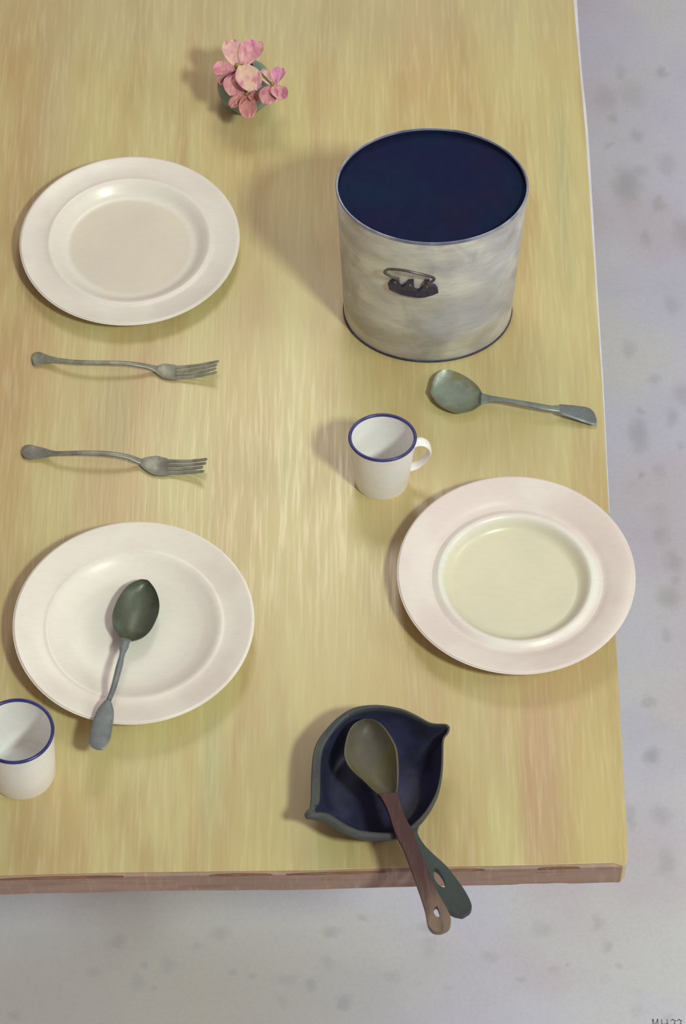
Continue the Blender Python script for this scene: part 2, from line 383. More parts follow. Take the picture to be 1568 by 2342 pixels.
plate((0.1931, -0.1037), profC, plate_mat('glaze_pink_white', (230, 219, 210), (219, 212, 184), (230, 228, 216), 0.0905, 0.0800, 9.0), 'white plate with a cream centre overhanging the right table edge')

# ================================================================== STOCK POT
PX, PY, PHH = 0.1014, 0.2960, 0.226
POV = 0.795
def pot_r(z): return 0.1002 + 0.0098*min(1, max(0, z/PHH))
pm = NT('pot_metal', 0.42, 0.25, 0.5)
p1 = pm.noise((10, 10, 16), 3, 0.5, 2.0, 0.3); p2 = pm.noise((8, 8, 22), 3, 0.5, 6.0, 0.3); p3 = pm.noise((7, 7, 12), 3, 0.5, 11.0, 0.3); p4 = pm.noise((60, 60, 320), 3, 0.6, 4.0)
pc = pm.mix(pm.rng(p1, 0.38, 0.62), lin(196, 195, 197), lin(224, 223, 217))
pc = pm.mix(pm.rng(p2, 0.48, 0.72, 0, 0.55), pc, lin(172, 162, 140))
pc = pm.mix(pm.rng(p3, 0.48, 0.72, 0, 0.6), pc, lin(172, 172, 188))
pc = pm.mix(pm.rng(p4, 0.4, 0.75, 0, 0.2), pc, lin(120, 112, 104))
p5 = pm.noise((13, 13, 9), 4, 0.62, 17.0, 0.4)
pc = pm.mix(pm.rng(p5, 0.50, 0.72, 0, 0.6), pc, lin(140, 136, 138))
pm.color(pc); pm.bump(p4, 0.15, 0.0008)
pot_dark = brushed('pot_dark_metal', [(70, 66, 84), (80, 76, 92), (54, 50, 66)], (60, 60, 60), 0.5, 0.3, 0.4, 0.1, 3)
pot_lip = brushed('pot_lip', [(150, 156, 172), (176, 180, 184), (110, 116, 140)], (30, 30, 30), 0.45, 0.3, 0.5, 0.1, 4)
navy = brushed('navy_enamel_lining', [(27, 31, 62), (31, 31, 58), (24, 36, 62)], (14, 14, 14), 0.9, 0, 0.08, 0, 5)
wire = brushed('handle_wire', [(86, 80, 80), (120, 116, 110)], (50, 50, 50), 0.4, 0.5, 0.5, 0.05, 6)
pot = thing('stock_pot', (PX, PY, T), 'tall grey metal cooking pot with a dark navy inside, standing open on the table', 'pot')
PO_ = (PX, PY, T)
v, f = lathe([(0.085, 0.0022), (0.094, 0.0008), (0.0975, 0.0), (0.1004, 0.0040), (0.1026, 0.06), (0.1055, 0.13), (0.1076, 0.18), (0.1094, PHH-0.004), (0.1094, PHH-0.001), (0.1072, PHH-0.001)], PO_, POV, 112)
mesh_obj('body', v, f[:-1], pm.m, pot, PO_)
v, f = lathe([(0.1074, PHH-0.0012), (0.1058, 0.18), (0.1036, 0.13), (0.1006, 0.06), (0.0975, 0.014), (0.090, 0.006), (0.0, 0.006)], PO_, POV, 112)
o = mesh_obj('lining', v, f[:-1], navy, pot, PO_)
v, f = lathe([(0.0, PHH-0.020), (0.1060, PHH-0.020), (0.1066, PHH-0.008), (0.1060, PHH-0.0086), (0.098, PHH-0.0094), (0.0, PHH-0.0094)], PO_, POV, 112)  # disc added just under the rim to keep the shade inside evenly dark
o = mesh_obj('added_navy_disc', v, f, navy, pot, PO_); o['label'] = 'added flat dark navy surface inside the pot'
ring = [(0.1074, PHH-0.002), (0.1073, PHH), (0.1080, PHH+0.0012), (0.1090, PHH+0.0012), (0.1100, PHH), (0.1099, PHH-0.0028), (0.1074, PHH-0.002)]
v, f = lathe(ring, PO_, POV, 112)
mesh_obj('rim', v, f[:-2], pot_lip, pot, PO_)
v, f = lathe([(0.0982, 0.0), (0.1013, 0.0006), (0.1016, 0.0036), (0.0990, 0.0046), (0.0982, 0.0)], PO_, POV, 112)
mesh_obj('base_rim', v, f[:-2], pot_dark, pot, PO_)
def wall(phi, z, off):
    a = math.radians(phi); r = pot_r(z)
    return (PX+(r+off)*math.sin(a), PY-(r*POV+off)*math.cos(a), T+z)
BR = [(-26.99,0.1465),(-25.98,0.1364),(-22.86,0.1339),(-18.47,0.1319),(-13.52,0.1311),(-8.68,0.1309),(-4.54,0.1319),(0.78,0.1368),(4.04,0.1411),(3.64,0.1467),(1.83,0.1524),(-1.33,0.1544),(-1.56,0.1604),(-4.67,0.1600),(-5.04,0.1505),(-6.57,0.1451),(-8.77,0.1424),(-10.69,0.1439),(-11.26,0.1598),(-14.60,0.1578),(-15.55,0.1518),(-16.84,0.1475),(-18.64,0.1455),(-20.15,0.1479),(-20.49,0.1572),(-23.68,0.1548),(-25.22,0.1521)]
tris = tessellate_polygon([[Vector((a, z*300, 0)) for a, z in BR]])
n = len(BR)
v = [wall(a, z, 0.0045) for a, z in BR] + [wall(a, z, -0.0003) for a, z in BR]
f = [tuple(t) for t in tris] + [tuple(n+i for i in t) for t in tris] + [(i, (i+1) % n, n+(i+1) % n, n+i) for i in range(n)]
br = mesh_obj('handle_bracket', v, f, pot_dark, pot, PO_, smooth=False); br['label'] = 'dark scalloped bracket with three lugs'
LP = [(-20.04,0.1600),(-22.89,0.1640),(-25.79,0.1679),(-27.57,0.1717),(-26.72,0.1774),(-24.77,0.1827),(-21.59,0.1859),(-17.30,0.1881),(-12.51,0.1880),(-8.36,0.1857),(-4.25,0.1828),(-1.00,0.1791),(0.65,0.1752),(0.99,0.1712),(-0.29,0.1650),(-2.34,0.1610)]
pts = [wall(a, z, 0.005+0.007*math.sin(math.pi*i/15)) for i, (a, z) in enumerate(LP)]
v, f = tube(cat(pts, 60), 0.0017, 10)
mesh_obj('handle_loop', v, f, wire, pot, PO_)
for a in (-22.1, -12.9, -3.0):
    c = wall(a, 0.1528, 0.0045)
    v, f = lathe([(0.0, 0.0013), (0.0013, 0.0009), (0.0019, 0.0)], (0, 0, 0), 1, 12)
    v = [(c[0]+x, c[1]-z, c[2]+y) for x, y, z in v]
    mesh_obj('rivet', v, f, wire, br, PO_)

# ================================================================== MUGS
mug_white = brushed('mug_enamel', [(244, 240, 236), (240, 234, 231), (239, 240, 237)], (22, 22, 30), 0.3, 0, 0.5, 0.03, 2, 6, 0.03)
mug_blue = brushed('mug_blue_rim', [(44, 48, 116), (34, 36, 92), (60, 64, 130)], (60, 60, 60), 0.3, 0, 0.5, 0, 3)
def mug(loc, rb, rt, oval, h, hang, label, hasprof=True):
    O = (loc[0], loc[1], T)
    g = thing('enamel_mug', O, label, 'mug', 'white enamel mugs with blue rims')
    t = 0.0018
    v, f = lathe([(0.0, 0.002), (rb-0.005, 0.002), (rb-0.003, 0.0), (rb-0.001, 0.0), (rb, 0.003), (rb+(rt-rb)*0.4, h*0.4), (rb+(rt-rb)*0.75, h*0.75), (rt, h), (rt-t, h), (rb-t+(rt-rb)*0.75, h*0.75), (rb-t+(rt-rb)*0.4, h*0.4), (rb-t, 0.010), (rb-0.006, 0.005), (0.0, 0.005)], O, oval, 80)
    mesh_obj('body', v, f, mug_white, g, O)
    pts = [(O[0]+(rt-t/2)*math.cos(a), O[1]+(rt-t/2)*oval*math.sin(a), T+h) for a in [2*math.pi*k/80 for k in range(80)]]
    v, f = tube(pts, 0.0019, 10, True)
    o = mesh_obj('rim', v, f, mug_blue, g, O); o['label'] = 'dark blue rim band'
    ca, sa = math.cos(hang), math.sin(hang)
    def wallr(z): return (rb+(rt-rb)*z/h)-0.0012
    path = [(wallr(h*0.84), h*0.84), (rt+0.006, h*0.87), (rt+0.0135, h*0.80), (rt+0.0165, h*0.66), (rt+0.0125, h*0.50), (rt+0.004, h*0.36), (wallr(h*0.30), h*0.30)]
    pts = cat([(O[0]+r*ca, O[1]+r*sa*oval, T+z) for r, z in path], 28)
    vv, ff = [], []                     # flat strap section
    P3 = [Vector(p) for p in pts]; side = Vector((-sa, ca, 0))
    for i, p in enumerate(P3):
        tn = (P3[min(len(P3)-1, i+1)]-P3[max(0, i-1)]).normalized(); q = side.cross(tn).normalized()
        for k in range(10):
            a = 2*math.pi*k/10
            vv.append(tuple(p + side*0.0062*math.cos(a) + q*0.0019*math.sin(a)))
    for i in range(len(P3)-1):
        for k in range(10): ff.append((i*10+k, i*10+(k+1) % 10, (i+1)*10+(k+1) % 10, (i+1)*10+k))
    ff += [tuple(range(10)), tuple((len(P3)-1)*10+k for k in range(10))]
    mesh_obj('handle', vv, ff, mug_white, g, O)
mug((0.0446, 0.0430), 0.0310, 0.0378, 0.865, 0.085, math.radians(4), 'white enamel mug with a blue rim and its handle showing, between pot and plate')
mug((-0.3450, -0.3425), 0.0356, 0.0398, 0.985, 0.086, math.radians(170), 'white enamel mug with a blue rim cut off by the left picture edge')

# ================================================================== CUTLERY
steel = brushed('dull_steel', [(150, 150, 132), (166, 166, 148), (134, 132, 118)], (60, 60, 60), 0.42, 0.35, 0.5, 0.1, 2)
steel_dark = brushed('fork_steel', [(144, 144, 130), (158, 158, 144), (128, 126, 116)], (60, 60, 60), 0.42, 0.35, 0.5, 0.1, 7)
pewter = brushed('green_grey_pewter', [(136, 146, 136), (150, 158, 146), (120, 128, 126)], (40, 40, 40), 0.42, 0.3, 0.5, 0.1, 3)
pewter_bowl = brushed('olive_pewter', [(138, 146, 132), (158, 166, 152), (140, 136, 92)], (34, 34, 34), 0.4, 0.3, 0.5, 0.1, 9)
dark_pewter = brushed('dark_green_pewter', [(96, 102, 86), (108, 116, 104), (84, 88, 70)], (36, 36, 36), 0.42, 0.25, 0.5, 0.1, 4)
blue_pewter = brushed('blue_grey_pewter', [(122, 128, 130), (136, 142, 140), (110, 116, 116)], (40, 40, 40), 0.45, 0.3, 0.5, 0.1, 6)
SB=[(0.1021,0.1663,0.1021,0.1635,0.0110),(0.1033,0.1691,0.1032,0.1610,0.0110),(0.1067,0.1840,0.1083,0.1502,0.0110),(0.1140,0.1938,0.1170,0.1413,0.0110),(0.1237,0.1972,0.1302,0.1347,0.0110),(0.1385,0.1910,0.1412,0.1341,0.0110),(0.1501,0.1820,0.1512,0.1374,0.0110),(0.1581,0.1725,0.1573,0.1424,0.0110),(0.1631,0.1611,0.1627,0.1461,0.0120)]
SN=[(0.1622,0.1617,0.1609,0.1455,0.0120),(0.1683,0.1587,0.1671,0.1456,0.0130),(0.1754,0.1546,0.1741,0.1460,0.0150),(0.1901,0.1501,0.1894,0.1437,0.0170),(0.2164,0.1440,0.2152,0.1368,0.0180),(0.2385,0.1408,0.2373,0.1328,0.0160),(0.2532,0.1401,0.2520,0.1323,0.0130)]
SP=[(0.2520,0.1438,0.2511,0.1308,0.0128),(0.2561,0.1447,0.2546,0.1295,0.0120),(0.2745,0.1450,0.2705,0.1251,0.0090),(0.2868,0.1445,0.2821,0.1224,0.0060),(0.2933,0.1387,0.2902,0.1205,0.0045),(0.2960,0.1282,0.2950,0.1213,0.0038)]
PB=[(-0.2237,-0.1083,-0.2206,-0.1087,0.0240),(-0.2283,-0.1092,-0.2162,-0.1111,0.0240),(-0.2392,-0.1161,-0.2085,-0.1231,0.0240),(-0.2468,-0.1277,-0.2041,-0.1380,0.0240),(-0.2523,-0.1415,-0.2040,-0.1507,0.0240),(-0.2554,-0.1578,-0.2070,-0.1635,0.0245),(-0.2535,-0.1718,-0.2122,-0.1763,0.0250),(-0.2478,-0.1826,-0.2204,-0.1865,0.0260),(-0.2440,-0.1889,-0.2315,-0.1916,0.0270)]
PN=[(-0.2446,-0.1878,-0.2321,-0.1916,0.0270),(-0.2438,-0.1930,-0.2342,-0.1952,0.0280),(-0.2457,-0.2003,-0.2354,-0.2026,0.0290),(-0.2447,-0.2117,-0.2386,-0.2128,0.0310),(-0.2476,-0.2292,-0.2403,-0.2303,0.0340),(-0.2518,-0.2576,-0.2453,-0.2587,0.0370),(-0.2562,-0.2746,-0.2500,-0.2753,0.0380)]
PP=[(-0.2573,-0.2753,-0.2509,-0.2749,0.0380),(-0.2636,-0.2845,-0.2474,-0.2866,0.0380),(-0.2677,-0.2953,-0.2466,-0.2964,0.0380),(-0.2700,-0.3062,-0.2476,-0.3083,0.0380),(-0.2718,-0.3216,-0.2488,-0.3226,0.0385),(-0.2714,-0.3294,-0.2517,-0.3315,0.0390),(-0.2682,-0.3347,-0.2555,-0.3369,0.0390),(-0.2637,-0.3371,-0.2592,-0.3379,0.0390)]
F1H=[(-0.3683,0.2220,-0.3673,0.2159,0.0030),(-0.3660,0.2276,-0.3657,0.2103,0.0030),(-0.3613,0.2296,-0.3617,0.2088,0.0035),(-0.3546,0.2260,-0.3561,0.2104,0.0050),(-0.3437,0.2187,-0.3463,0.2097,0.0080),(-0.3304,0.2125,-0.3316,0.2060,0.0120),(-0.3125,0.2080,-0.3122,0.2018,0.0150),(-0.2886,0.2055,-0.2883,0.1995,0.0170),(-0.2571,0.2054,-0.2569,0.1995,0.0160),(-0.2369,0.2058,-0.2382,0.1994,0.0120),(-0.2253,0.2065,-0.2274,0.1995,0.0075),(-0.2191,0.2068,-0.2211,0.1974,0.0050)]
F1B=[(-0.2196,0.2068,-0.2215,0.1980,0.0050),(-0.2160,0.2092,-0.2163,0.1938,0.0045),(-0.2106,0.2116,-0.2107,0.1900,0.0040),(-0.2043,0.2108,-0.2035,0.1884,0.0040),(-0.1971,0.2092,-0.1964,0.1877,0.0045)]
F1T=[(-0.1975,0.2092,-0.1969,0.1877,0.0045),(-0.1851,0.2088,-0.1845,0.1873,0.0065),(-0.1723,0.2081,-0.1717,0.1870,0.0095),(-0.1595,0.2082,-0.1590,0.1869,0.0130),(-0.1487,0.2083,-0.1494,0.1866,0.0170)]
F2H=[(-0.3722,0.0838,-0.3704,0.0771,0.0030),(-0.3693,0.0913,-0.3674,0.0736,0.0030),(-0.3631,0.0930,-0.3611,0.0719,0.0035),(-0.3567,0.0909,-0.3541,0.0721,0.0040),(-0.3462,0.0864,-0.3454,0.0726,0.0060),(-0.3362,0.0796,-0.3358,0.0716,0.0100),(-0.3249,0.0755,-0.3246,0.0698,0.0140),(-0.2936,0.0736,-0.2933,0.0673,0.0180),(-0.2689,0.0726,-0.2694,0.0659,0.0175),(-0.2490,0.0715,-0.2503,0.0649,0.0140),(-0.2385,0.0712,-0.2405,0.0635,0.0090),(-0.2316,0.0699,-0.2337,0.0625,0.0060)]
F2B=[(-0.2321,0.0703,-0.2340,0.0625,0.0060),(-0.2265,0.0742,-0.2281,0.0567,0.0048),(-0.2158,0.0767,-0.2195,0.0508,0.0040),(-0.2095,0.0750,-0.2109,0.0491,0.0040),(-0.2029,0.0729,-0.2021,0.0493,0.0045)]
F2T=[(-0.2032,0.0729,-0.2024,0.0493,0.0045),(-0.1907,0.0707,-0.1900,0.0486,0.0065),(-0.1781,0.0685,-0.1775,0.0472,0.0095),(-0.1679,0.0671,-0.1673,0.0454,0.0130),(-0.1589,0.0659,-0.1602,0.0433,0.0170)]
PANO=[(0.0373,-0.2876),(0.0612,-0.2919),(0.0761,-0.2989),(0.0909,-0.3085),(0.0983,-0.3111),(0.1058,-0.3115),(0.1110,-0.3120),(0.1143,-0.3158),(0.1126,-0.3220),(0.1084,-0.3284),(0.1071,-0.3379),(0.1067,-0.3499),(0.1055,-0.3721),(0.1012,-0.3958),(0.0936,-0.4143),(0.0861,-0.4268),(0.0801,-0.4343),(0.0712,-0.4435),(0.0624,-0.4493),(0.0507,-0.4516),(0.0362,-0.4519),(0.0245,-0.4512),(0.0129,-0.4493),(0.0041,-0.4459),(-0.0046,-0.4410),(-0.0192,-0.4310),(-0.0265,-0.4277),(-0.0331,-0.4265),(-0.0383,-0.4263),(-0.0403,-0.4230),(-0.0390,-0.4185),(-0.0357,-0.4143),(-0.0344,-0.4076),(-0.0340,-0.3975),(-0.0336,-0.3721),(-0.0314,-0.3465),(-0.0255,-0.3293),(-0.0122,-0.3103),(0.0013,-0.2972),(0.0163,-0.2897)]
PH=[(0.0582,-0.4388,0.0802,-0.4304,0.0460),(0.0624,-0.4542,0.0778,-0.4426,0.0470),(0.0723,-0.4690,0.0841,-0.4575,0.0500),(0.0801,-0.4832,0.0940,-0.4704,0.0520),(0.0863,-0.4965,0.1067,-0.4846,0.0540),(0.0918,-0.5113,0.1165,-0.5000,0.0560),(0.0973,-0.5247,0.1245,-0.5138,0.0570),(0.1042,-0.5357,0.1302,-0.5269,0.0580),(0.1105,-0.5415,0.1320,-0.5351,0.0585),(0.1147,-0.5440,0.1301,-0.5402,0.0590),(0.1190,-0.5451,0.1262,-0.5432,0.0590),(0.1215,-0.5458,0.1237,-0.5451,0.0590)]
WB=[(0.0248,-0.3090,0.0284,-0.3090,0.0560),(0.0206,-0.3100,0.0326,-0.3100,0.0560),(0.0117,-0.3156,0.0407,-0.3156,0.0560),(0.0057,-0.3261,0.0481,-0.3261,0.0562),(0.0021,-0.3418,0.0558,-0.3418,0.0565),(0.0015,-0.3539,0.0583,-0.3556,0.0568),(0.0049,-0.3661,0.0589,-0.3712,0.0572),(0.0123,-0.3765,0.0586,-0.3833,0.0576),(0.0218,-0.3861,0.0579,-0.3920,0.0580),(0.0306,-0.3964,0.0567,-0.3998,0.0584),(0.0379,-0.4039,0.0547,-0.4025,0.0588)]
WH=[(0.0364,-0.4026,0.0584,-0.4010,0.0590),(0.0400,-0.4071,0.0584,-0.4055,0.0595),(0.0458,-0.4204,0.0608,-0.4171,0.0608),(0.0500,-0.4353,0.0660,-0.4345,0.0622),(0.0546,-0.4519,0.0730,-0.4503,0.0638),(0.0626,-0.4712,0.0792,-0.4712,0.0660),(0.0695,-0.4940,0.0863,-0.4940,0.0690),(0.0749,-0.5131,0.0917,-0.5131,0.0715),(0.0796,-0.5305,0.0979,-0.5289,0.0740),(0.0836,-0.5477,0.1049,-0.5445,0.0765),(0.0854,-0.5614,0.1094,-0.5582,0.0785),(0.0871,-0.5683,0.1081,-0.5686,0.0797),(0.0908,-0.5736,0.1026,-0.5736,0.0808),(0.0946,-0.5752,0.0986,-0.5752,0.0812)]
def fork(H, B, TT, mat, label, tips):
    O = (H[4][0], H[4][1], T)
    g = thing('fork', O, label, 'fork', 'dinner forks laid in line')
    v, f = loft(H, [0.0030, 0.0036, 0.0036, 0.0036, 0.0036, 0.0038, 0.0040, 0.0040, 0.0040, 0.0040, 0.0040, 0.0036], 48, 14)
    mesh_obj('handle', v, f, mat, g, O)
    v, f = bowl(B, 0.0012, 0.0026, 18, 12)
    mesh_obj('head', v, f, mat, g, O)
    for i in range(4):
        s0, s1 = i/4+0.022, (i+1)/4-0.022
        rows = []
        m = len(TT)
        for k, (xl, yl, xr, yr, z) in enumerate(TT):
            u = k/(m-1); c = (s0+s1)/2; hw = (s1-s0)/2*(1-0.12*u)
            a, b = c-hw, c+hw
            dx = tips[i]*u*u
            rows.append((xl+(xr-xl)*a+dx, yl+(yr-yl)*a, xl+(xr-xl)*b+dx, yl+(yr-yl)*b, z-0.0013))
        x, y, x2, y2, z = rows[-1]
        rows.append(((x*0.7+x2*0.3)+0.0018, y*0.7+y2*0.3, (x*0.3+x2*0.7)+0.0018, y*0.3+y2*0.7, z+0.0004))
        v, f = loft(rows, [0.0024, 0.0024, 0.0023, 0.0022, 0.0020, 0.0010], 18, 8)
        mesh_obj('tine', v, f, mat, g, O)
fork(F1H, F1B, F1T, steel, 'grey metal fork directly below the flat plate, the farther of two', (0.0012, -0.0006, -0.0012, 0.0))
fork(F2H, F2B, F2T, steel_dark, 'grey metal fork above the soup plate, the nearer of two', (0.0012, 0.0006, -0.0022, -0.0006))

def spoon(B, N, P, mats, label, O, depth, ndep, bth, nt, pt):
    g = thing('spoon', O, label, 'spoon')
    v, f = bowl(B, depth, 0.0014, 36, 24)
    mesh_obj('bowl', v, f, mats[0], g, O)
    v, f = loft(N, nt, 36, 12); mesh_obj('neck', v, f, mats[1], g, O)
    v, f = loft(P, pt, 30, 14); mesh_obj('handle_end', v, f, mats[2], g, O)
    return g
spoon(SB, SN, SP, (pewter_bowl, pewter, blue_pewter), 'large grey-green serving spoon lying below the pot', (0.1033, 0.165, T), 0.0092, 0, 0, [0.003, 0.004, 0.0045, 0.0042, 0.0042, 0.0042, 0.0042], [0.0038, 0.0048, 0.0048, 0.0044, 0.004, 0.0025])
spoon(PB, PN, PP, (dark_pewter, blue_pewter, blue_pewter), 'dark grey-green spoon lying across the soup plate', (-0.2300, -0.1500, T+0.008), 0.0140, 0, 0, [0.003, 0.004, 0.0042, 0.0042, 0.0042, 0.0042, 0.004], [0.003, 0.0038, 0.004, 0.004, 0.004, 0.0035, 0.0025, 0.0014])

# ================================================================== CAST-IRON PAN
iron = brushed('pan_iron', [(44, 45, 68), (56, 56, 86), (36, 37, 54)], (22, 22, 22), 0.42, 0.0, 0.45, 0.12, 2)
iron_rim = brushed('pan_rim_iron', [(64, 68, 66), (56, 58, 66), (74, 78, 70)], (18, 18, 18), 0.45, 0.0, 0.45, 0.1, 3)
iron_green = brushed('pan_handle_iron', [(56, 66, 64), (66, 76, 70), (46, 54, 56)], (24, 24, 24), 0.5, 0, 0.4, 0.1, 4)
pc0 = (0.0360, -0.3690)
pan = thing('cast_iron_pan', (pc0[0], pc0[1], T), 'small black cast-iron pan with two pouring lips, its handle past the front table edge', 'pan')
OP = (pc0[0], pc0[1], T)
rim_o = cat(PANO, 160, True)
def ringpts(fr, z, circ=0.0, br=0.050):
    """outline shrunk by fr towards the centre and blended with the round base"""
    out = []
    for x, y in rim_o:
        dx, dy = x-pc0[0], y-pc0[1]; a = math.atan2(dy, dx)
        tx, ty = br*math.cos(a), br*1.10*math.sin(a)
        k = fr(a) if callable(fr) else fr
        px, py = dx*k, dy*k
        out.append((pc0[0]+px+(tx-px)*circ, pc0[1]+py+(ty-py)*circ, T+z))
    return out
def rings(rs, closed_end=None):
    v = [p for r in rs for p in r]; m = len(rs[0]); f = []
    for i in range(len(rs)-1):
        for k in range(m):
            k2 = (k+1) % m; f.append((i*m+k, i*m+k2, (i+1)*m+k2, (i+1)*m+k))
    for e in (closed_end or []): f.append(tuple(e*m+k for k in range(m)))
    return v, f
def inset(d): return lambda a: 1-d*(0.72+0.42*math.cos(a-math.radians(205)))/0.075
outer = [ringpts(0, 0.0008, 1, 0.046), ringpts(0, 0.0, 1, 0.048), ringpts(0, 0.002, 1, 0.051), ringpts(1, 0.018, 0.62, 0.054), ringpts(0.985, 0.034, 0.25, 0.056), ringpts(0.985, 0.0455)]
inner = [ringpts(inset(0.0095), 0.0455), ringpts(inset(0.0105), 0.036, 0.22, 0.056), ringpts(inset(0.010), 0.020, 0.60, 0.054), ringpts(0, 0.0095, 1, 0.051), ringpts(0, 0.0062, 1, 0.045)]
v, f = rings(outer + inner, (0, len(outer)+len(inner)-1))
mesh_obj('body', v, f, iron, pan, OP)
lip = [ringpts(0.985, 0.0450), ringpts(1.0, 0.0465), ringpts(1.0, 0.0490), ringpts(inset(0.0012), 0.0502), ringpts(inset(0.0065), 0.0502), ringpts(inset(0.0090), 0.0485), ringpts(inset(0.0096), 0.0450)]
v, f = rings(lip)
mesh_obj('rim', v, f, iron_rim, pan, OP)
hl = cat([s[0:2] for s in PH], 30); hr = cat([s[2:4] for s in PH], 30)
hx0, hy0, hx1, hy1 = 0.070, -0.435, 0.122, -0.545
def along(x, y): return ((x-hx0)*(hx1-hx0)+(y-hy0)*(hy1-hy0))/((hx1-hx0)**2+(hy1-hy0)**2)
hole = cat([(0.0936,-0.4894),(0.0975,-0.4893),(0.1030,-0.4980),(0.1052,-0.5050),(0.1050,-0.5112),(0.0990,-0.5085),(0.0945,-0.5000)], 28, True)
v, f = slab([p[:2] for p in hl] + [p[:2] for p in reversed(hr)], lambda x, y: T+0.0475+0.0120*along(x, y), 0.0085, hole)
bevel(mesh_obj('handle', v, f, iron_green, pan, OP, smooth=False), 0.0022, 3, 50)

# ================================================================== WOODEN SPOON
wm = NT('spoon_handle_wood', 0.5, 0, 0.35)
sepx = wm.t.nodes.new('ShaderNodeSeparateXYZ'); wm.put(sepx.inputs[0], wm.pos)
w1 = wm.noise((90, 12, 60), 3, 0.6, 2.0); w2 = wm.noise((260, 26, 120), 2, 0.6, 6.0)
g = wm.rng(wm.ma('MULTIPLY_ADD', w1, 0.04, sepx.outputs[1]), -0.130, -0.060)
wc = wm.mix(g, lin(122, 102, 88), lin(70, 42, 40))
wc = wm.mix(wm.rng(w1, 0.45, 0.7, 0, 0.6), wc, lin(66, 42, 40)); wc = wm.mix(wm.rng(w2, 0.45, 0.75, 0, 0.15), wc, lin(130, 104, 92))
wm.color(wc); wm.bump(w2, 0.15, 0.0006)
spoon_bowl_wood = brushed('spoon_bowl_wood', [(92, 87, 76), (102, 97, 86), (98, 93, 60)], (18, 12, 18), 0.5, 0, 0.35, 0.1, 5)
OW = (0.0450, -0.4150, T+0.03)
ws = thing('wooden_spoon', OW, 'big dark wooden spoon with a reddish handle resting in the black pan', 'spoon')
v, f = bowl(WB, 0.0210, 0.0035, 40, 32, T, 2.6, 0.07)
mesh_obj('bowl', v, f, spoon_bowl_wood, ws, OW)
wl = cat([s[0:2] for s in WH], 44); wr = cat([s[2:4] for s in WH], 44)
zs = [((s[1]+s[3])/2, s[4]) for s in WH]
def wz(x, y):
    for (ya, za), (yb, zb) in zip(zs, zs[1:]):
        if yb <= y <= ya: return T+za+(zb-za)*(ya-y)/(ya-yb)
    return T+(zs[0][1] if y > zs[0][0] else zs[-1][1])
hole = cat([(0.0929,-0.5453),(0.0957,-0.5437),(0.0978,-0.5493),(0.0984,-0.5548),(0.0962,-0.5572),(0.0937,-0.5548),(0.0921,-0.5501)], 24, True)
v, f = slab(wl + list(reversed(wr)), wz, 0.0075, hole)
bevel(mesh_obj('handle', v, f, wm.m, ws, OW, smooth=False), 0.0026, 3, 50)

# ================================================================== VASE AND FLOWERS
teal = brushed('teal_glaze', [(124, 148, 134), (134, 156, 138), (100, 122, 120)], (26, 26, 26), 0.35, 0, 0.5, 0.05, 2)
VO = (-0.1222, 0.6283, T)
vase = thing('flower_vase', VO, 'small round teal vase holding pink blossoms', 'vase')
prof = [(0.0, 0.0005), (0.016, 0.0), (0.020, 0.001)]
for k in range(1, 15):
    a = -math.pi/2 + 0.60 + k*(math.pi-0.60-0.34)/14
    prof.append((0.0352*math.cos(a), 0.034+0.034*math.sin(a)))
prof += [(0.0112, 0.0672), (0.0112, 0.0688), (0.0104, 0.0690), (0.0100, 0.0660)]
for k in range(12):
    a = math.pi/2 - 0.34 - k*(math.pi-0.80)/11
    prof.append((0.0325*math.cos(a), 0.034+0.0312*math.sin(a)))
prof.append((0.0, 0.0045))
v, f = lathe(prof, VO, 1.0, 56)
mesh_obj('body', v, f, teal, vase, VO)
PETC = [[(206, 156, 156), (216, 180, 158), (180, 94, 138)], [(200, 132, 150), (212, 160, 156), (176, 86, 132)], [(190, 124, 134), (202, 142, 144), (166, 98, 124)], [(194, 118, 156), (206, 142, 168), (176, 92, 144)], [(202, 134, 132), (210, 152, 144), (188, 112, 122)]]
def petal_mat(i):
    m = NT('petal', 0.6, 0, 0.3)
    n1 = m.noise((70, 70, 60), 2, 0.5, i*3.0); n2 = m.noise((420, 120, 100), 2, 0.6, 2+i)
    c = m.mix(m.rng(n1, 0.40, 0.60), lin(*PETC[i][0]), lin(*PETC[i][1]))
    c = m.mix(m.rng(m.noise((150, 50, 60), 2, 0.5, 11+i), 0.50, 0.70, 0, 0.75), c, lin(*PETC[i][2]))
    c = m.mix(m.rng(n2, 0.5, 0.75, 0, 0.4), c, lin(236, 214, 190))
    m.color(c); return m.m
PM = [petal_mat(i) for i in range(5)]
yellow = brushed('stamen_yellow', [(168, 148, 70), (140, 120, 60)], (200, 200, 200), 0.6, 0, 0.3, 0, 2)
stem_green = brushed('stem_green', [(96, 112, 78), (112, 124, 88)], (100, 100, 30), 0.6, 0, 0.3, 0, 3)
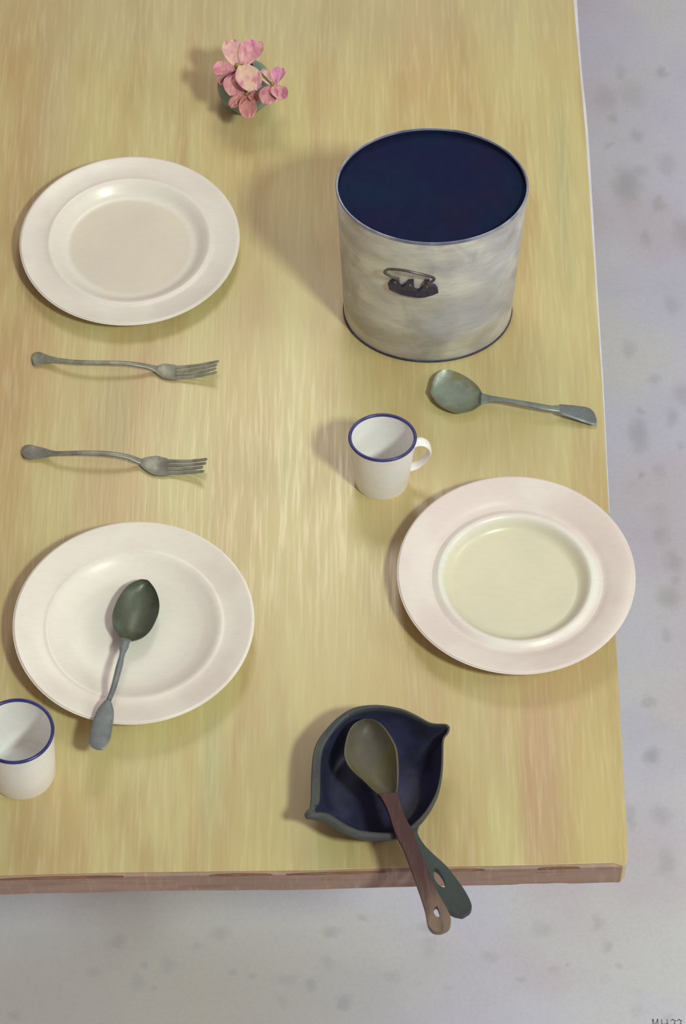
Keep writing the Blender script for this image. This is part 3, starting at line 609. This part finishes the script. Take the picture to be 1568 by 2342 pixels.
PET = {0: [((-0.1310,0.6201,0.0800),(-0.1420,0.6574,0.0860),0.0262,0),((-0.1240,0.6210,0.0810),(-0.1058,0.6570,0.0860),0.0296,1),((-0.1343,0.6163,0.0800),(-0.1603,0.6079,0.0820),0.0234,2),((-0.1231,0.6154,0.0860),(-0.1099,0.5696,0.0880),0.0324,0),((-0.1329,0.6098,0.0780),(-0.1342,0.5728,0.0760),0.0282,2),((-0.1344,0.6135,0.0760),(-0.1542,0.5976,0.0720),0.0193,2)],
 1: [((-0.0860,0.6013,0.0680),(-0.0765,0.6243,0.0720),0.0186,3),((-0.0853,0.5976,0.0680),(-0.0732,0.5724,0.0700),0.0207,1),((-0.0887,0.5995,0.0690),(-0.1021,0.6196,0.0720),0.0172,0),((-0.0887,0.5976,0.0670),(-0.0945,0.5678,0.0660),0.0234,2)],
 2: [((-0.1186,0.5901,0.0570),(-0.1167,0.5565,0.0530),0.0227,4),((-0.1206,0.5901,0.0570),(-0.1405,0.5760,0.0540),0.0179,4),((-0.1165,0.5919,0.0570),(-0.1054,0.5844,0.0550),0.0165,4),((-0.1193,0.5929,0.0580),(-0.1248,0.6023,0.0640),0.0179,4)]}
FC = {0: (-0.1295, 0.6172, 0.0820), 1: (-0.0873, 0.5985, 0.0690), 2: (-0.1193, 0.5915, 0.0575)}
FLB = {0: 'largest pink and cream blossom, topmost in the teal vase', 1: 'small pink blossom at the right side of the teal vase', 2: 'salmon pink blossom drooping over the near side of the teal vase'}
for i in (0, 1, 2):
    c = FC[i]; O = (c[0], c[1], T+c[2])
    g = thing('blossom', O, FLB[i], 'flower', 'pink blossoms in the vase')
    for b, t, w, ci in PET[i]:
        B, TT_ = Vector((b[0], b[1], T+b[2])), Vector((t[0], t[1], T+t[2])); ax = TT_-B
        sd = ax.cross(Vector((0, 0, 1))).normalized()
        NU, NV = 12, 8; v, f = [], []
        for layer in (0, 1):
            for a in range(NU+1):
                u = a/NU; hw = w/2*(0.10+0.90*math.sin(math.pi*min(1, 0.10+u*0.86)**1.25)**0.65)
                for q in range(NV+1):
                    s = q/NV*2-1
                    z = 0.0035*math.sin(math.pi*u)-0.0035*(1-s*s)*math.sin(math.pi*u)*1.2 + 0.0007*math.sin(9*s+5*u+ci)
                    tipn = 0.03*ax.length*(1-abs(s))*u**4*-1
                    p = B+ax*u+sd*hw*s+Vector((0, 0, z-0.0006*layer))+ax.normalized()*tipn
                    v.append(tuple(p))
        W = NV+1; N = (NU+1)*W
        for a in range(NU):
            for q in range(NV):
                k = a*W+q; f += [(k, k+1, k+W+1, k+W), (N+k, N+k+W, N+k+W+1, N+k+1)]
            for q in (0, NV):
                k = a*W+q; f.append((k, k+W, N+k+W, N+k))
        for a in (0, NU):
            for q in range(NV):
                k = a*W+q; f.append((k, k+1, N+k+1, N+k))
        mesh_obj('petal', v, f, PM[ci], g, O)
    rc = (0.0042, 0.0026, 0.0026)[i]
    v, f = lathe([(0.0, -0.002), (rc*0.8, -0.001), (rc, 0.001), (rc*0.7, 0.003), (0.0, 0.0036)], O, 1, 14)
    mesh_obj('flower_centre', v, f, yellow, g, O)
    m0 = {0: (-0.0045, 0.002), 1: (0.006, -0.003), 2: (0.001, -0.007)}[i]
    path = cat([(VO[0]+m0[0]*0.5, VO[1]+m0[1]*0.5, T+0.010), (VO[0]+m0[0]*0.6, VO[1]+m0[1]*0.6, T+0.050), (VO[0]+m0[0], VO[1]+m0[1], T+0.0705), ((VO[0]+c[0])/2+m0[0]*0.5, (VO[1]+c[1])/2+m0[1]*0.5, T+(0.0745, 0.0745, 0.0725)[i]) if i else (-0.1285, 0.626, T+0.078), (c[0], c[1], T+c[2]-0.001)], 24)
    v, f = tube(path, 0.0011, 7)
    mesh_obj('stem', v, f, stem_green, g, O)

# ================================================================== INITIALS PAINTED ON THE FLOOR
ink = brushed('grey_paint_letters', [(142, 140, 144), (154, 152, 154)], (300, 300, 300), 0.8, 0, 0.2, 0, 2)
px = 0.000566; IX, IY = 0.4002, -0.2770
glyphs = [('M', 0, [[(0, 22), (1, 0), (6, 14), (12, 0), (13, 22)]]), ('H', 21, [[(0, 0), (0, 22)], [(13, 0), (13, 22)], [(0, 11), (13, 10)]]), ('2', 42, [[(0, 2), (5, 0), (10, 3), (8, 10), (0, 21), (11, 21)]]), ('2', 57, [[(0, 3), (4, 0), (9, 3), (7, 10), (0, 21), (10, 21)]])]
for ch, gx, strokes in glyphs:
    v, f = [], []
    for stx in strokes:
        for (xa, ya), (xb, yb) in zip(stx, stx[1:]):
            A = Vector((IX+(gx+xa)*px, IY-ya*px*1.08, 0)); B = Vector((IX+(gx+xb)*px, IY-yb*px*1.08, 0))
            d = (B-A).normalized(); s = Vector((-d.y, d.x, 0))*0.0007; k = len(v)
            for z in (0.0, 0.0004):
                for p in (A-s-d*0.0005, B-s+d*0.0005, B+s+d*0.0005, A+s-d*0.0005): v.append((p.x, p.y, z))
            f += [(k, k+1, k+2, k+3), (k+4, k+5, k+6, k+7)] + [(k+q, k+(q+1) % 4, k+4+(q+1) % 4, k+4+q) for q in range(4)]
    mesh_obj('painted_letter', v, f, ink, floor, (0, 0, 0), smooth=False)
